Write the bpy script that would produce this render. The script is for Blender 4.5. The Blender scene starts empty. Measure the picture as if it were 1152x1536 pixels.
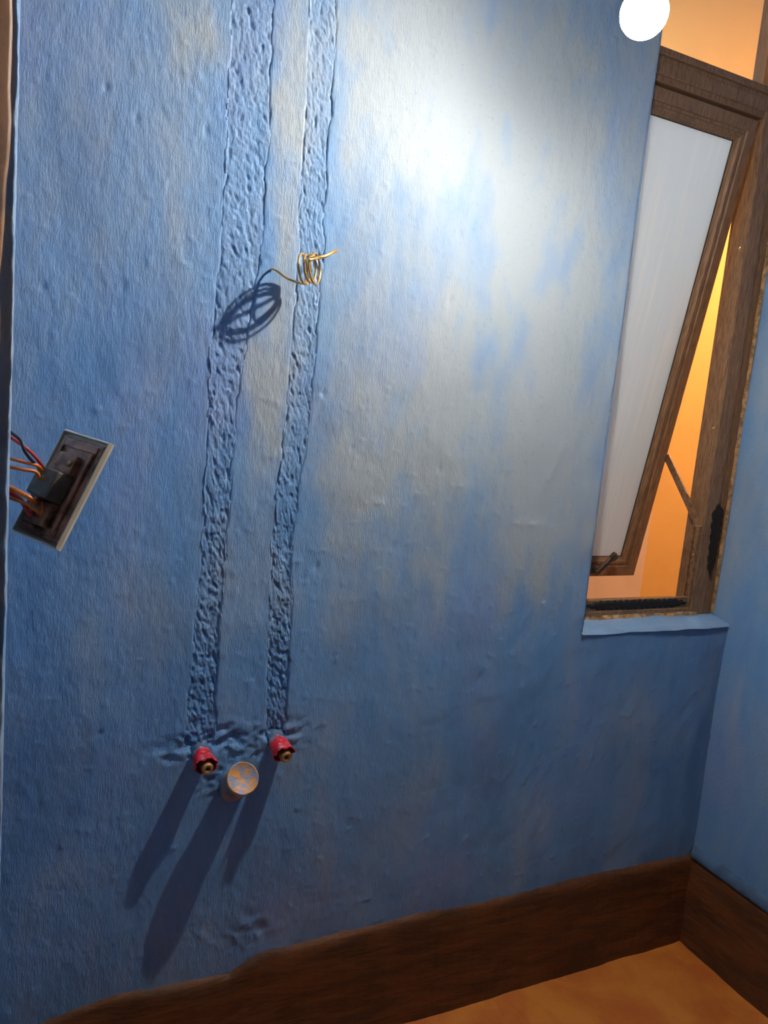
import bpy, bmesh, math, random
import numpy as np
from mathutils import Vector, Matrix, Euler

random.seed(7)
scene = bpy.context.scene
col = scene.collection

# ------------------------------------------------------------------ camera
cam_d = bpy.data.cameras.new('camera')
cam = bpy.data.objects.new('camera', cam_d)
col.objects.link(cam)
cam_d.sensor_fit = 'VERTICAL'
cam_d.sensor_height = 36.0
cam_d.lens = 1150 / 1536 * 36.0
cam_d.clip_start = 0.02
RT = Vector((0.9021158, -0.42172559, 0.09129413))
UP = Vector((-0.02232471, 0.16567625, 0.98592748))
FW = Vector((0.43091612, 0.89145886, -0.14004426))
cam.matrix_world = Matrix(((RT.x, UP.x, -FW.x, 0.0), (RT.y, UP.y, -FW.y, -1.25),
                           (RT.z, UP.z, -FW.z, 1.279), (0, 0, 0, 1)))
scene.camera = cam

# ------------------------------------------------------------------ world, exposure
world = bpy.data.worlds.new('night_sky')
scene.world = world
world.use_nodes = True
world.node_tree.nodes['Background'].inputs[0].default_value = (0.58, 0.68, 0.86, 1)
world.node_tree.nodes['Background'].inputs[1].default_value = 0.5
vs = scene.view_settings
vs.view_transform = 'Standard'
vs.look = 'None'
vs.exposure = 0.0
vs.gamma = 1.0
vs.use_curve_mapping = False

BULB_POS = Vector((0.768, -0.34, 1.845))
BULB_AXIS = Vector((-0.30, -0.85, -0.43)).normalized()   # emission aimed into the room to keep light off the wall behind
BULB_RADIANCE = 24500.0
BULB_COLOR = (1.0, 0.91, 0.79, 1)
OUT_LAMP_W = 50.0
PANE_FILL_W = 40.0

XR = 1.55        # right wall plane
XL = -0.0075     # left wall plane
YF = -1.90       # front wall plane
ZC = 2.46        # ceiling
WX0, WZ0, WZ1 = 1.107, 0.83, 2.40   # window opening


# ------------------------------------------------------------------ numpy noise
def _grad(ix, iy, seed):
    h = (ix * 374761393 + iy * 668265263 + seed * 1442695041) & 0xFFFFFFFF
    h = ((h ^ (h >> 13)) * 1274126177) & 0xFFFFFFFF
    h = h ^ (h >> 16)
    return (h & 0xFFFF) / 65535.0 * 2 * math.pi


def perlin(x, y, seed=0):
    x = np.asarray(x, float)
    y = np.asarray(y, float)
    x0 = np.floor(x).astype(np.int64)
    y0 = np.floor(y).astype(np.int64)
    fx, fy = x - x0, y - y0
    u = fx * fx * fx * (fx * (fx * 6 - 15) + 10)
    v = fy * fy * fy * (fy * (fy * 6 - 15) + 10)

    def d(i, j):
        a = _grad(x0 + i, y0 + j, seed)
        return np.cos(a) * (fx - i) + np.sin(a) * (fy - j)
    n0 = d(0, 0) * (1 - u) + d(1, 0) * u
    n1 = d(0, 1) * (1 - u) + d(1, 1) * u
    return (n0 * (1 - v) + n1 * v) * 1.5


def fbm(x, y, octv=4, seed=0, gain=0.5):
    s, a = 0, 1.0
    for o in range(octv):
        s = s + a * perlin(x * 2 ** o, y * 2 ** o, seed + o * 17)
        a *= gain
    return s


def sstep(a, b, x):
    t = np.clip((x - a) / (b - a), 0, 1)
    return t * t * (3 - 2 * t)


# ------------------------------------------------------------------ object helpers
def obj(name, mesh, mat=None, parent=None, smooth=True):
    if isinstance(mesh, bmesh.types.BMesh):
        bm = mesh
        bmesh.ops.recalc_face_normals(bm, faces=bm.faces)
        mesh = bpy.data.meshes.new(name)
        bm.to_mesh(mesh)
        bm.free()
    o = bpy.data.objects.new(name, mesh)
    col.objects.link(o)
    if mat:
        mesh.materials.append(mat)
    if smooth:
        for p in mesh.polygons:
            p.use_smooth = True
    if parent:
        o.parent = parent
    return o


def empty(name, loc=(0, 0, 0)):
    o = bpy.data.objects.new(name, None)
    col.objects.link(o)
    o.location = loc
    o.empty_display_size = 0.05
    return o


def tag(o, label=None, cat=None, group=None, kind=None):
    if label:
        o['label'] = label
    if cat:
        o['category'] = cat
    if group:
        o['group'] = group
    if kind:
        o['kind'] = kind
    return o


def grid_mesh(name, P, attrs=None, keep=None):
    """P: (n, m, 3) array of points -> quad grid mesh."""
    n, m = P.shape[:2]
    idx = np.arange(n * m).reshape(n, m)
    q = np.stack([idx[:-1, :-1], idx[1:, :-1], idx[1:, 1:], idx[:-1, 1:]], -1).reshape(-1, 4)
    if keep is not None:
        q = q[keep.reshape(-1)]
    used = np.unique(q)
    remap = -np.ones(n * m, dtype=np.int64)
    remap[used] = np.arange(len(used))
    q = remap[q]
    me = bpy.data.meshes.new(name)
    me.vertices.add(len(used))
    me.vertices.foreach_set('co', P.reshape(-1, 3)[used].astype(np.float32).ravel())
    me.loops.add(q.size)
    me.loops.foreach_set('vertex_index', q.astype(np.int32).ravel())
    me.polygons.add(len(q))
    me.polygons.foreach_set('loop_start', np.arange(0, q.size, 4, dtype=np.int32))
    me.polygons.foreach_set('loop_total', np.full(len(q), 4, dtype=np.int32))
    me.polygons.foreach_set('use_smooth', np.ones(len(q), dtype=bool))
    me.update(calc_edges=True)
    for k, v in (attrs or {}).items():
        a = me.attributes.new(k, 'FLOAT', 'POINT')
        a.data.foreach_set('value', v.reshape(-1)[used].astype(np.float32))
    me.validate()
    return me


def box(bm, x0, x1, y0, y1, z0, z1, bev=0.0):
    r = bmesh.ops.create_cube(bm, size=1.0)
    for v in r['verts']:
        v.co = Vector(((x0 + x1) / 2 + v.co.x * (x1 - x0), (y0 + y1) / 2 + v.co.y * (y1 - y0),
                       (z0 + z1) / 2 + v.co.z * (z1 - z0)))
    if bev > 0:
        es = list({e for v in r['verts'] for e in v.link_edges})
        bmesh.ops.bevel(bm, geom=es, offset=bev, segments=2, affect='EDGES', profile=0.5)
    return bm


def BM():
    return bmesh.new()


def tube(bm, pts, rad, seg=10, cap=True):
    pts = [Vector(p) for p in pts]
    n = len(pts)
    rad = rad if isinstance(rad, (list, tuple)) else [rad] * n
    up = None
    rings = []
    for i, p in enumerate(pts):
        t = (pts[min(i + 1, n - 1)] - pts[max(i - 1, 0)]).normalized()
        if up is None:
            a = Vector((0, 0, 1)) if abs(t.z) < 0.9 else Vector((1, 0, 0))
            up = (a - t * a.dot(t)).normalized()
        else:
            up = (up - t * up.dot(t)).normalized()
        s = t.cross(up)
        rings.append([bm.verts.new(p + (up * math.cos(2 * math.pi * k / seg) + s * math.sin(2 * math.pi * k / seg)) * rad[i])
                      for k in range(seg)])
    for a, b in zip(rings, rings[1:]):
        for k in range(seg):
            bm.faces.new((a[k], a[(k + 1) % seg], b[(k + 1) % seg], b[k]))
    if cap:
        bm.faces.new(rings[0])
        bm.faces.new(rings[-1])
    return bm


def spline(pts, n=8):
    """Catmull-Rom through pts."""
    P = [Vector(p) for p in pts]
    P = [P[0] * 2 - P[1]] + P + [P[-1] * 2 - P[-2]]
    out = []
    for i in range(1, len(P) - 2):
        for k in range(n):
            t = k / n
            a, b, c, d = P[i - 1], P[i], P[i + 1], P[i + 2]
            out.append(0.5 * ((2 * b) + (c - a) * t + (2 * a - 5 * b + 4 * c - d) * t * t + (3 * b - a - 3 * c + d) * t ** 3))
    out.append(P[-2])
    return out


def lathe(bm, prof, M=None, seg=32):
    """prof: list of (r, h) along local z."""
    M = M or Matrix()
    rings = []
    for r, h in prof:
        if r < 1e-6:
            rings.append([bm.verts.new(M @ Vector((0, 0, h)))])
        else:
            rings.append([bm.verts.new(M @ Vector((r * math.cos(2 * math.pi * k / seg), r * math.sin(2 * math.pi * k / seg), h)))
                          for k in range(seg)])
    for a, b in zip(rings, rings[1:]):
        for k in range(seg):
            k2 = (k + 1) % seg
            if len(a) == 1 and len(b) == 1:
                continue
            if len(a) == 1:
                bm.faces.new((a[0], b[k], b[k2]))
            elif len(b) == 1:
                bm.faces.new((a[k], a[k2], b[0]))
            else:
                bm.faces.new((a[k], a[k2], b[k2], b[k]))
    return bm


def axis_matrix(p, d):
    d = Vector(d).normalized()
    return Matrix.Translation(Vector(p)) @ d.to_track_quat('Z', 'Y').to_matrix().to_4x4()


def rect_frame(bm, x0, x1, z0, z1, prof):
    """mitred frame; prof: closed polygon of (inset, y)."""
    C = [(x0, z0, 1, 1), (x1, z0, -1, 1), (x1, z1, -1, -1), (x0, z1, 1, -1)]
    rings = [[bm.verts.new((cx + sx * t, y, cz + sz * t)) for t, y in prof] for cx, cz, sx, sz in C]
    n = len(prof)
    for i in range(4):
        a, b = rings[i], rings[(i + 1) % 4]
        for k in range(n):
            bm.faces.new((a[k], a[(k + 1) % n], b[(k + 1) % n], b[k]))
    return bm


# ------------------------------------------------------------------ materials
class NT:
    def __init__(self, name):
        self.m = bpy.data.materials.new(name)
        self.m.use_nodes = True
        self.t = self.m.node_tree
        self.b = self.t.nodes['Principled BSDF']
        self.out = self.t.nodes['Material Output']

    def n(self, typ, **kw):
        nd = self.t.nodes.new(typ)
        for k, v in kw.items():
            setattr(nd, k, v)
        return nd

    def l(self, a, b):
        self.t.links.new(a, b)

    def set(self, sock, v):
        if hasattr(v, 'is_output'):
            self.l(v, sock)
        else:
            sock.default_value = v

    def pos(self, scale=(1, 1, 1), rot=(0, 0, 0), kind='Object'):
        tc = self.n('ShaderNodeTexCoord')
        mp = self.n('ShaderNodeMapping')
        self.l(tc.outputs[kind], mp.inputs[0])
        mp.inputs['Scale'].default_value = scale
        mp.inputs['Rotation'].default_value = rot
        return mp.outputs[0]

    def noise(self, vec, scale=5, detail=4, rough=0.5, dist=0.0):
        nd = self.n('ShaderNodeTexNoise')
        self.l(vec, nd.inputs['Vector'])
        nd.inputs['Scale'].default_value = scale
        nd.inputs['Detail'].default_value = detail
        nd.inputs['Roughness'].default_value = rough
        nd.inputs['Distortion'].default_value = dist
        return nd.outputs[0]

    def ramp(self, fac, lo, hi, a=0.0, b=1.0):
        nd = self.n('ShaderNodeMapRange')
        nd.interpolation_type = 'SMOOTHSTEP'
        self.l(fac, nd.inputs[0])
        nd.inputs[1].default_value = lo
        nd.inputs[2].default_value = hi
        nd.inputs[3].default_value = a
        nd.inputs[4].default_value = b
        return nd.outputs[0]

    def mix(self, fac, a, b):
        nd = self.n('ShaderNodeMix', data_type='RGBA')
        self.set(nd.inputs[0], fac)
        self.set(nd.inputs[6], a)
        self.set(nd.inputs[7], b)
        return nd.outputs[2]

    def math(self, op, a, b=0.0):
        nd = self.n('ShaderNodeMath', operation=op)
        self.set(nd.inputs[0], a)
        self.set(nd.inputs[1], b)
        return nd.outputs[0]

    def attr(self, name):
        nd = self.n('ShaderNodeAttribute')
        nd.attribute_name = name
        return nd.outputs['Fac']

    def bump(self, h, strength=0.3, dist=0.01, prev=None):
        nd = self.n('ShaderNodeBump')
        nd.inputs['Strength'].default_value = strength
        nd.inputs['Distance'].default_value = dist
        self.l(h, nd.inputs['Height'])
        if prev is not None:
            self.l(prev, nd.inputs['Normal'])
        return nd.outputs[0]

    def fin(self, color=None, rough=None, normal=None, metal=None, spec=None):
        if color is not None:
            self.set(self.b.inputs['Base Color'], color)
        if rough is not None:
            self.set(self.b.inputs['Roughness'], rough)
        if normal is not None:
            self.l(normal, self.b.inputs['Normal'])
        if metal is not None:
            self.b.inputs['Metallic'].default_value = metal
        if spec is not None:
            self.b.inputs['Specular IOR Level'].default_value = spec
        return self.m


def c4(r, g, b):
    return (r, g, b, 1)


def blue_paint(name, stroke=(60, 60, 14)):
    """hand brushed blue limewash: cloudy pale and deep areas, brush marks"""
    n = NT(name)
    p = n.pos()
    cloud = n.noise(n.pos((1, 1, 0.45)), 6.5, 5, 0.55, 0.4)
    cloud2 = n.noise(n.pos((1.5, 1.5, 0.35)), 17, 4, 0.6, 0.3)
    fine = n.noise(p, 140, 4, 0.65)
    base = c4(0.138, 0.310, 0.590)
    pale = c4(0.375, 0.412, 0.425)
    deep = c4(0.085, 0.205, 0.420)
    violet = c4(0.195, 0.305, 0.575)
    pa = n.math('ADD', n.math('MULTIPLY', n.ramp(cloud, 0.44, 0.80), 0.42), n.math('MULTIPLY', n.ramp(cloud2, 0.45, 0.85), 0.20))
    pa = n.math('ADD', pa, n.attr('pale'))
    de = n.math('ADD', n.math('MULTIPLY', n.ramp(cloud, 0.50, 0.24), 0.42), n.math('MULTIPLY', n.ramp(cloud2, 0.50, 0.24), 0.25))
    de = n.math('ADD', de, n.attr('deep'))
    vi = n.ramp(n.noise(n.pos((1, 1, 0.5)), 4.0, 3, 0.5), 0.5, 0.68, 0, 0.8)
    c = n.mix(vi, base, violet)
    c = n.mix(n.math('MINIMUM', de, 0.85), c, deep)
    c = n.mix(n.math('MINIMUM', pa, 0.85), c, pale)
    c = n.mix(n.math('MULTIPLY', n.ramp(fine, 0.56, 0.80), 0.30), c, pale)
    c = n.mix(n.math('MULTIPLY', n.ramp(fine, 0.44, 0.22), 0.40), c, deep)
    br = n.noise(n.pos(stroke, (0.0, 0.22, 0.0)), 6.0, 3, 0.6)
    gr = n.noise(p, 330, 3, 0.6)
    nm = n.bump(br, 0.55, 0.0022)
    nm = n.bump(gr, 0.35, 0.0012, nm)
    return n.fin(c, 0.62, nm, spec=0.25)


M_BLUE = blue_paint('blue_limewash')
M_BLUE2 = blue_paint('blue_limewash_side', (40, 40, 20))


def simple(name, color, rough=0.5, metal=0.0, var=0.25, scale=40, bump=0.0, dark=0.5, spec=0.5):
    n = NT(name)
    p = n.pos()
    f = n.noise(p, scale, 5, 0.6)
    cd = c4(*[x * dark for x in color])
    c = n.mix(n.ramp(f, 0.62, 0.35, 0, var * 2), c4(*color), cd)
    nm = n.bump(n.noise(p, scale * 3, 4, 0.6), bump, 0.002) if bump else None
    return n.fin(c, rough, nm, metal, spec)


def red_oxide(name, a, b, stretch=(1, 1, 1), rough=0.5):
    n = NT(name)
    p = n.pos(stretch)
    f = n.noise(p, 7, 5, 0.6, 0.5)
    g = n.noise(p, 45, 4, 0.65)
    c = n.mix(n.ramp(f, 0.35, 0.66), a, b)
    c = n.mix(n.ramp(g, 0.58, 0.8, 0, 0.35), c, c4(a[0] * 1.4, a[1] * 1.5, a[2] * 1.6))
    nm = n.bump(g, 0.4, 0.004)
    nm = n.bump(n.noise(p, 14, 3, 0.5), 0.4, 0.008, nm)
    return n.fin(c, rough, nm, spec=0.35)


M_SKIRT = red_oxide('brown_oxide_skirting', c4(0.150, 0.055, 0.020), c4(0.070, 0.032, 0.015), (1, 1, 4), 0.6)
M_FLOOR = red_oxide('red_oxide_floor', c4(0.66, 0.225, 0.038), c4(0.52, 0.135, 0.028), (1, 1, 1), 0.45)


def frame_mat():
    """brown wood-film window profile with worn flecks and black smears"""
    n = NT('brown_window_profile')
    g = n.noise(n.pos((60, 60, 3.2)), 9, 5, 0.65)
    fl = n.noise(n.pos((150, 150, 22)), 6, 3, 0.7)
    big = n.noise(n.pos(), 9, 4, 0.55)
    c = n.mix(n.ramp(g, 0.35, 0.68), c4(0.150, 0.072, 0.034), c4(0.36, 0.205, 0.110))
    c = n.mix(n.ramp(fl, 0.60, 0.75, 0, 0.55), c, c4(0.50, 0.315, 0.175))
    c = n.mix(n.ramp(big, 0.55, 0.75, 0, 0.45), c, c4(0.09, 0.05, 0.027))
    nm = n.bump(g, 0.25, 0.0012)
    return n.fin(c, 0.48, nm, spec=0.4)


M_FRAME = frame_mat()


def grime_mat():
    n = NT('black_sealant')
    f = n.noise(n.pos((9, 9, 30)), 8, 4, 0.65)
    c = n.mix(n.ramp(f, 0.62, 0.78), c4(0.018, 0.013, 0.010), c4(0.20, 0.10, 0.045))
    return n.fin(c, 0.5, n.bump(f, 0.4, 0.003), spec=0.3)


M_GRIME = grime_mat()


def glass_frost():
    n = NT('frosted_glass')
    st = n.noise(n.pos((26, 26, 1.1), (0, 0.12, 0)), 3.0, 5, 0.6)
    c = n.mix(n.ramp(st, 0.45, 0.75), c4(0.84, 0.91, 0.96), c4(0.95, 0.96, 0.96))
    t = n.t
    d = n.n('ShaderNodeBsdfDiffuse')
    n.l(c, d.inputs[0])
    tr = n.n('ShaderNodeBsdfTranslucent')
    n.l(c, tr.inputs[0])
    g = n.n('ShaderNodeBsdfGlossy')
    g.inputs['Roughness'].default_value = 0.22
    g.inputs['Color'].default_value = (0.9, 0.93, 0.95, 1)
    m1 = n.n('ShaderNodeMixShader')
    m1.inputs[0].default_value = 0.36
    n.l(d.outputs[0], m1.inputs[1])
    n.l(tr.outputs[0], m1.inputs[2])
    m2 = n.n('ShaderNodeMixShader')
    m2.inputs[0].default_value = 0.10
    n.l(m1.outputs[0], m2.inputs[1])
    n.l(g.outputs[0], m2.inputs[2])
    n.l(m2.outputs[0], n.out.inputs[0])
    return n.m


M_FROST = glass_frost()


def clear_glass():
    n = NT('dusty_clear_glass')
    tr = n.n('ShaderNodeBsdfTransparent')
    tr.inputs[0].default_value = (0.93, 0.93, 0.92, 1)
    d = n.n('ShaderNodeBsdfDiffuse')
    d.inputs[0].default_value = (0.6, 0.58, 0.55, 1)
    g = n.n('ShaderNodeBsdfGlossy')
    g.inputs['Roughness'].default_value = 0.1
    a = n.n('ShaderNodeMixShader')
    a.inputs[0].default_value = 0.17
    n.l(tr.outputs[0], a.inputs[1])
    n.l(d.outputs[0], a.inputs[2])
    b = n.n('ShaderNodeMixShader')
    b.inputs[0].default_value = 0.04
    n.l(a.outputs[0], b.inputs[1])
    n.l(g.outputs[0], b.inputs[2])
    n.l(b.outputs[0], n.out.inputs[0])
    return n.m


M_CLEAR = clear_glass()


def led_mat():
    """small emitter in the bulb, its glow shaped to spare the wall behind"""
    n = NT('lit_led_core')
    geo = n.n('ShaderNodeNewGeometry')
    dt = n.n('ShaderNodeVectorMath', operation='DOT_PRODUCT')
    n.l(geo.outputs['Normal'], dt.inputs[0])
    dt.inputs[1].default_value = BULB_AXIS
    s_ = n.ramp(dt.outputs['Value'], -0.06, 0.42, 0.007, 1.0)
    s_ = n.math('MULTIPLY', s_, n.ramp(dt.outputs['Value'], 0.45, 0.95, 1.0, 0.15))   # glow cut at the tip to lessen bounced light in the room
    e = n.n('ShaderNodeEmission')
    e.inputs[0].default_value = BULB_COLOR
    n.l(n.math('MULTIPLY', s_, BULB_RADIANCE), e.inputs[1])
    n.l(e.outputs[0], n.out.inputs[0])
    return n.m


def globe_mat():
    n = NT('glowing_bulb_globe')
    tr = n.n('ShaderNodeBsdfTransparent')
    tr.inputs[0].default_value = (1, 1, 1, 1)
    e = n.n('ShaderNodeEmission')
    e.inputs[0].default_value = (1.0, 0.95, 0.86, 1)
    e.inputs[1].default_value = 200.0
    m = n.n('ShaderNodeMixShader')
    m.inputs[0].default_value = 0.2
    n.l(tr.outputs[0], m.inputs[1])
    n.l(e.outputs[0], m.inputs[2])
    n.l(m.outputs[0], n.out.inputs[0])
    return n.m


M_LED = led_mat()
M_GLOBE = globe_mat()
M_WHITE = simple('white_plastic', (0.75, 0.74, 0.70), 0.45, var=0.1)
M_HALL = simple('brown_passage_paint', (0.13, 0.11, 0.09), 0.7, var=0.2, scale=6)
M_CEMENT = simple('dark_bare_cement', (0.11, 0.105, 0.10), 0.8, var=0.3, scale=9)
M_CEIL = simple('grey_cement_ceiling', (0.13, 0.125, 0.12), 0.8, var=0.15, scale=6)
M_COPPER = simple('bare_copper_wire', (0.86, 0.52, 0.17), 0.32, 0.75, var=0.3, scale=90, dark=0.35)
M_EXT = simple('orange_render', (0.70, 0.40, 0.11), 0.85, var=0.10, scale=5, bump=0.3, dark=0.75)
M_PINK = simple('pinkish_render', (0.74, 0.56, 0.42), 0.85, var=0.10, scale=9, bump=0.2, dark=0.75)
M_DARKWOOD = simple('dark_brown_door_lining', (0.24, 0.105, 0.045), 0.55, var=0.4, scale=18, bump=0.3, dark=0.4)
M_BRASS = simple('tarnished_brass', (0.55, 0.32, 0.13), 0.42, 0.6, var=0.4, scale=160, dark=0.4)
M_STEEL = simple('stained_steel_stay', (0.38, 0.22, 0.12), 0.4, 0.5, var=0.4, scale=90, dark=0.45)
M_DARKSTEEL = simple('dark_handle_metal', (0.13, 0.10, 0.075), 0.4, 0.5, var=0.4, scale=90, dark=0.4)
M_BLACK = simple('black_bore', (0.012, 0.010, 0.008), 0.7, var=0.1)
M_CREAM = simple('cream_faceplate', (0.74, 0.66, 0.52), 0.4, var=0.15, scale=50, dark=0.7)
M_BRACKET = simple('brown_bracket', (0.52, 0.27, 0.18), 0.4, 0.15, var=0.5, scale=55, dark=0.3)
M_MODULE = simple('dark_grey_module', (0.13, 0.135, 0.115), 0.5, var=0.4, scale=60)
M_ORANGEW = simple('orange_wire', (0.80, 0.20, 0.02), 0.4, var=0.2, scale=60)
M_REDW = simple('red_wire', (0.60, 0.035, 0.03), 0.4, var=0.2, scale=60)
M_BLACKW = simple('black_wire', (0.02, 0.035, 0.05), 0.45, var=0.2, scale=60)
M_PVC = simple('grey_pvc_pipe', (0.40, 0.35, 0.33), 0.45, var=0.4, scale=35, dark=0.55)
M_TILEPATCH = simple('deep_blue_paint_band', (0.075, 0.155, 0.29), 0.6, var=0.3, scale=30, bump=0.2)


def red_wrap_mat():
    n = NT('red_plastic_wrap')
    p = n.pos()
    f = n.noise(p, 95, 4, 0.6)
    s = n.noise(p, 60, 2, 0.5)
    c = n.mix(n.ramp(f, 0.58, 0.66), c4(0.70, 0.018, 0.035), c4(0.50, 0.40, 0.45))
    sep = n.n('ShaderNodeSeparateXYZ')
    n.l(p, sep.inputs[0])
    k = n.math('ADD', sep.outputs[2], n.math('MULTIPLY', n.math('SUBTRACT', s, 0.5), 0.03))
    c = n.mix(n.ramp(k, 0.007, 0.020), c4(0.20, 0.28, 0.42), c)
    return n.fin(c, 0.4, n.bump(f, 0.4, 0.002), spec=0.4)


M_REDWRAP = red_wrap_mat()


def cap_mat():
    n = NT('paint_flecked_cap')
    p = n.pos()
    f = n.noise(n.pos((1, 1.8, 1), (0, 0, 0.5)), 85, 5, 0.7, 0.8)
    g = n.noise(p, 190, 3, 0.6)
    c = n.mix(n.ramp(f, 0.47, 0.53), c4(0.26, 0.33, 0.50), c4(0.80, 0.34, 0.07))
    c = n.mix(n.ramp(g, 0.60, 0.70, 0, 0.7), c, c4(0.30, 0.15, 0.06))
    return n.fin(c, 0.5, n.bump(f, 0.5, 0.001), spec=0.4)


M_CAP = cap_mat()

# ------------------------------------------------------------------ back wall
PALE = [(-0.1, 0.27, 1.40, 2.6, 0.42), (0.47, 1.20, 0.98, 2.6, 0.60), (0.45, 1.05, 1.0, 1.3, 0.1), (0.351, 0.416, 1.134, 2.2, 0.75), (0.449, 0.714, 1.671, 1.938, 0.45), (0.885, 0.999, 0.906, 1.526, 0.55),  # broad first entries paint the bulb's pale light into the upper wall
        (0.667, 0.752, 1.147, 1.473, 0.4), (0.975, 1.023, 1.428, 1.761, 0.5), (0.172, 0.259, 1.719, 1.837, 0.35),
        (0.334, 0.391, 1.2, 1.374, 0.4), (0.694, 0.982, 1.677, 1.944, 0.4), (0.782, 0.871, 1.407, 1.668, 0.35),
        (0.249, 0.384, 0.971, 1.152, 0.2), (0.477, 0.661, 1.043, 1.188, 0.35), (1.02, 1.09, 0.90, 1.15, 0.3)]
DEEP = [(0.034, 0.095, 1.5, 1.716, 0.6), (0.106, 0.218, 1.29, 1.38, 0.6), (0.011, 0.114, 0.932, 1.279, 0.4),
        (0.462, 0.568, 1.186, 1.392, 0.55), (0.463, 0.637, 1.477, 1.65, 0.5), (0.664, 0.764, 0.913, 1.269, 0.45),
        (0.804, 0.882, 1.019, 1.254, 0.4), (-0.016, 0.111, 0.544, 0.737, 0.7), (0.848, 0.958, 0.426, 0.638, 0.5),
        (0.522, 0.687, 0.787, 0.98, 0.4), (1.008, 1.076, 1.188, 1.375, 0.3), (0.174, 0.282, 0.754, 0.983, 0.45),
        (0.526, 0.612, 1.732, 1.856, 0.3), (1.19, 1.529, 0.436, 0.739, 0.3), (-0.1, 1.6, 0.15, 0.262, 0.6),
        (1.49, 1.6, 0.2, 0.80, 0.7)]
PITS = [(0.026, 1.4), (0.136, 1.414), (0.144, 1.657), (0.482, 0.979), (0.101, 1.69), (0.246, 1.664), (0.129, 0.706),
        (0.712, 1.167), (0.63, 1.018), (0.468, 1.286), (0.53, 1.196), (0.691, 0.842), (0.697, 1.474), (0.854, 0.749),
        (0.704, 1.591), (1.195, 0.578)]
# the two mortared chases: z, left x, right x
CH1 = np.array([(2.46, .270, .338), (1.86, .273, .341), (1.53, .278, .346), (1.45, .272, .340), (1.32, .271, .326),
                (1.26, .272, .320), (1.0, .278, .316), (.92, .271, .316), (.74, .268, .318), (.665, .262, .318)])[::-1]
CH2 = np.array([(2.46, .392, .438), (1.9, .394, .440), (1.55, .403, .447), (1.27, .404, .450), (1.02, .397, .436),
                (.72, .406, .447), (.665, .408, .446)])[::-1]


def chase_u(x, z, C, wob=0.004, seed=3):
    l = np.interp(z, C[:, 0], C[:, 1]) + wob * fbm(z * 22, z * 0 + seed, 4, seed)
    r = np.interp(z, C[:, 0], C[:, 2]) + wob * fbm(z * 22, z * 0 + seed + 9.3, 4, seed + 5)
    return (x - (l + r) / 2) / ((r - l) / 2)


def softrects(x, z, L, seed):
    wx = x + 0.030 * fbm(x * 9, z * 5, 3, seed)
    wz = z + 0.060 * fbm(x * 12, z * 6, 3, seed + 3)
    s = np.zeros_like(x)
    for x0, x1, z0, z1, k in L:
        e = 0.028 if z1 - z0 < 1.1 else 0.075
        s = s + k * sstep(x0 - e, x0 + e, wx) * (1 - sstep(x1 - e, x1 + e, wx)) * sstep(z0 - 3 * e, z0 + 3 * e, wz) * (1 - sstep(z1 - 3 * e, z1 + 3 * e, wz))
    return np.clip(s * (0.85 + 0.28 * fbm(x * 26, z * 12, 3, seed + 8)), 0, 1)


def wall_relief(x, z):
    """how far the hand-trowelled plaster stands out towards the room, in metres"""
    h = 0.0035 * fbm(x * 3.1, z * 2.4, 3, 11)
    h = h + 0.00095 * fbm(x * 34, z * 20, 3, 21)
    brush = fbm((x + 0.15 * z) * 150, z * 42, 2, 31)
    h = h + 0.00050 * brush * (0.5 + 0.8 * sstep(0.75, 0.25, x))
    # broken plaster around the pipe outlets
    m = np.exp(-(((x - 0.355) / 0.125) ** 2 + ((z - 0.668) / 0.038) ** 2) ** 1.5)
    rid = 1 - np.abs(fbm(x * 24, z * 38, 4, 41)) * 2
    h = h + m * (0.0065 * (rid - 0.55))
    m2 = np.exp(-(((x - 0.405) / 0.045) ** 2 + ((z - 0.285) / 0.04) ** 2) ** 1.5)
    h = h + m2 * 0.0028 * (1 - np.abs(fbm(x * 26, z * 26, 3, 43)) * 2 - 0.5)
    m3 = np.exp(-(((x - 0.335) / 0.05) ** 2 + ((z - 0.60) / 0.035) ** 2) ** 1.5)
    h = h + m3 * 0.0045 * (1 - np.abs(fbm(x * 30, z * 40, 3, 47)) * 2 - 0.5)
    for i, (px, pz) in enumerate(PITS):
        a = 0.0042 if i < 7 else 0.003
        d = np.exp(-(((x - px) / 0.0035) ** 2 + ((z - pz) / (0.008 if i % 2 else 0.006)) ** 2))
        h = h - a * d
    lip = fbm(x * 20, z * 20, 2, 53)
    spk = sstep(0.52, 0.8, fbm(x * 55, z * 55, 2, 61))
    return h + 0.0012 * spk + 0.0 * lip


step = 0.0035
xs = np.unique(np.concatenate([np.arange(XL - 0.03, WX0, step), [WX0], np.arange(WX0 + step, XR, step * 1.4), [XR]]))
zs = np.unique(np.concatenate([np.arange(0.0, WZ0, step), [WZ0], np.arange(WZ0 + step, WZ1, step), [WZ1], np.arange(WZ1 + step, ZC, step * 2), [ZC]]))
X, Z = np.meshgrid(xs, zs, indexing='ij')
Hh = wall_relief(X, Z)
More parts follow.
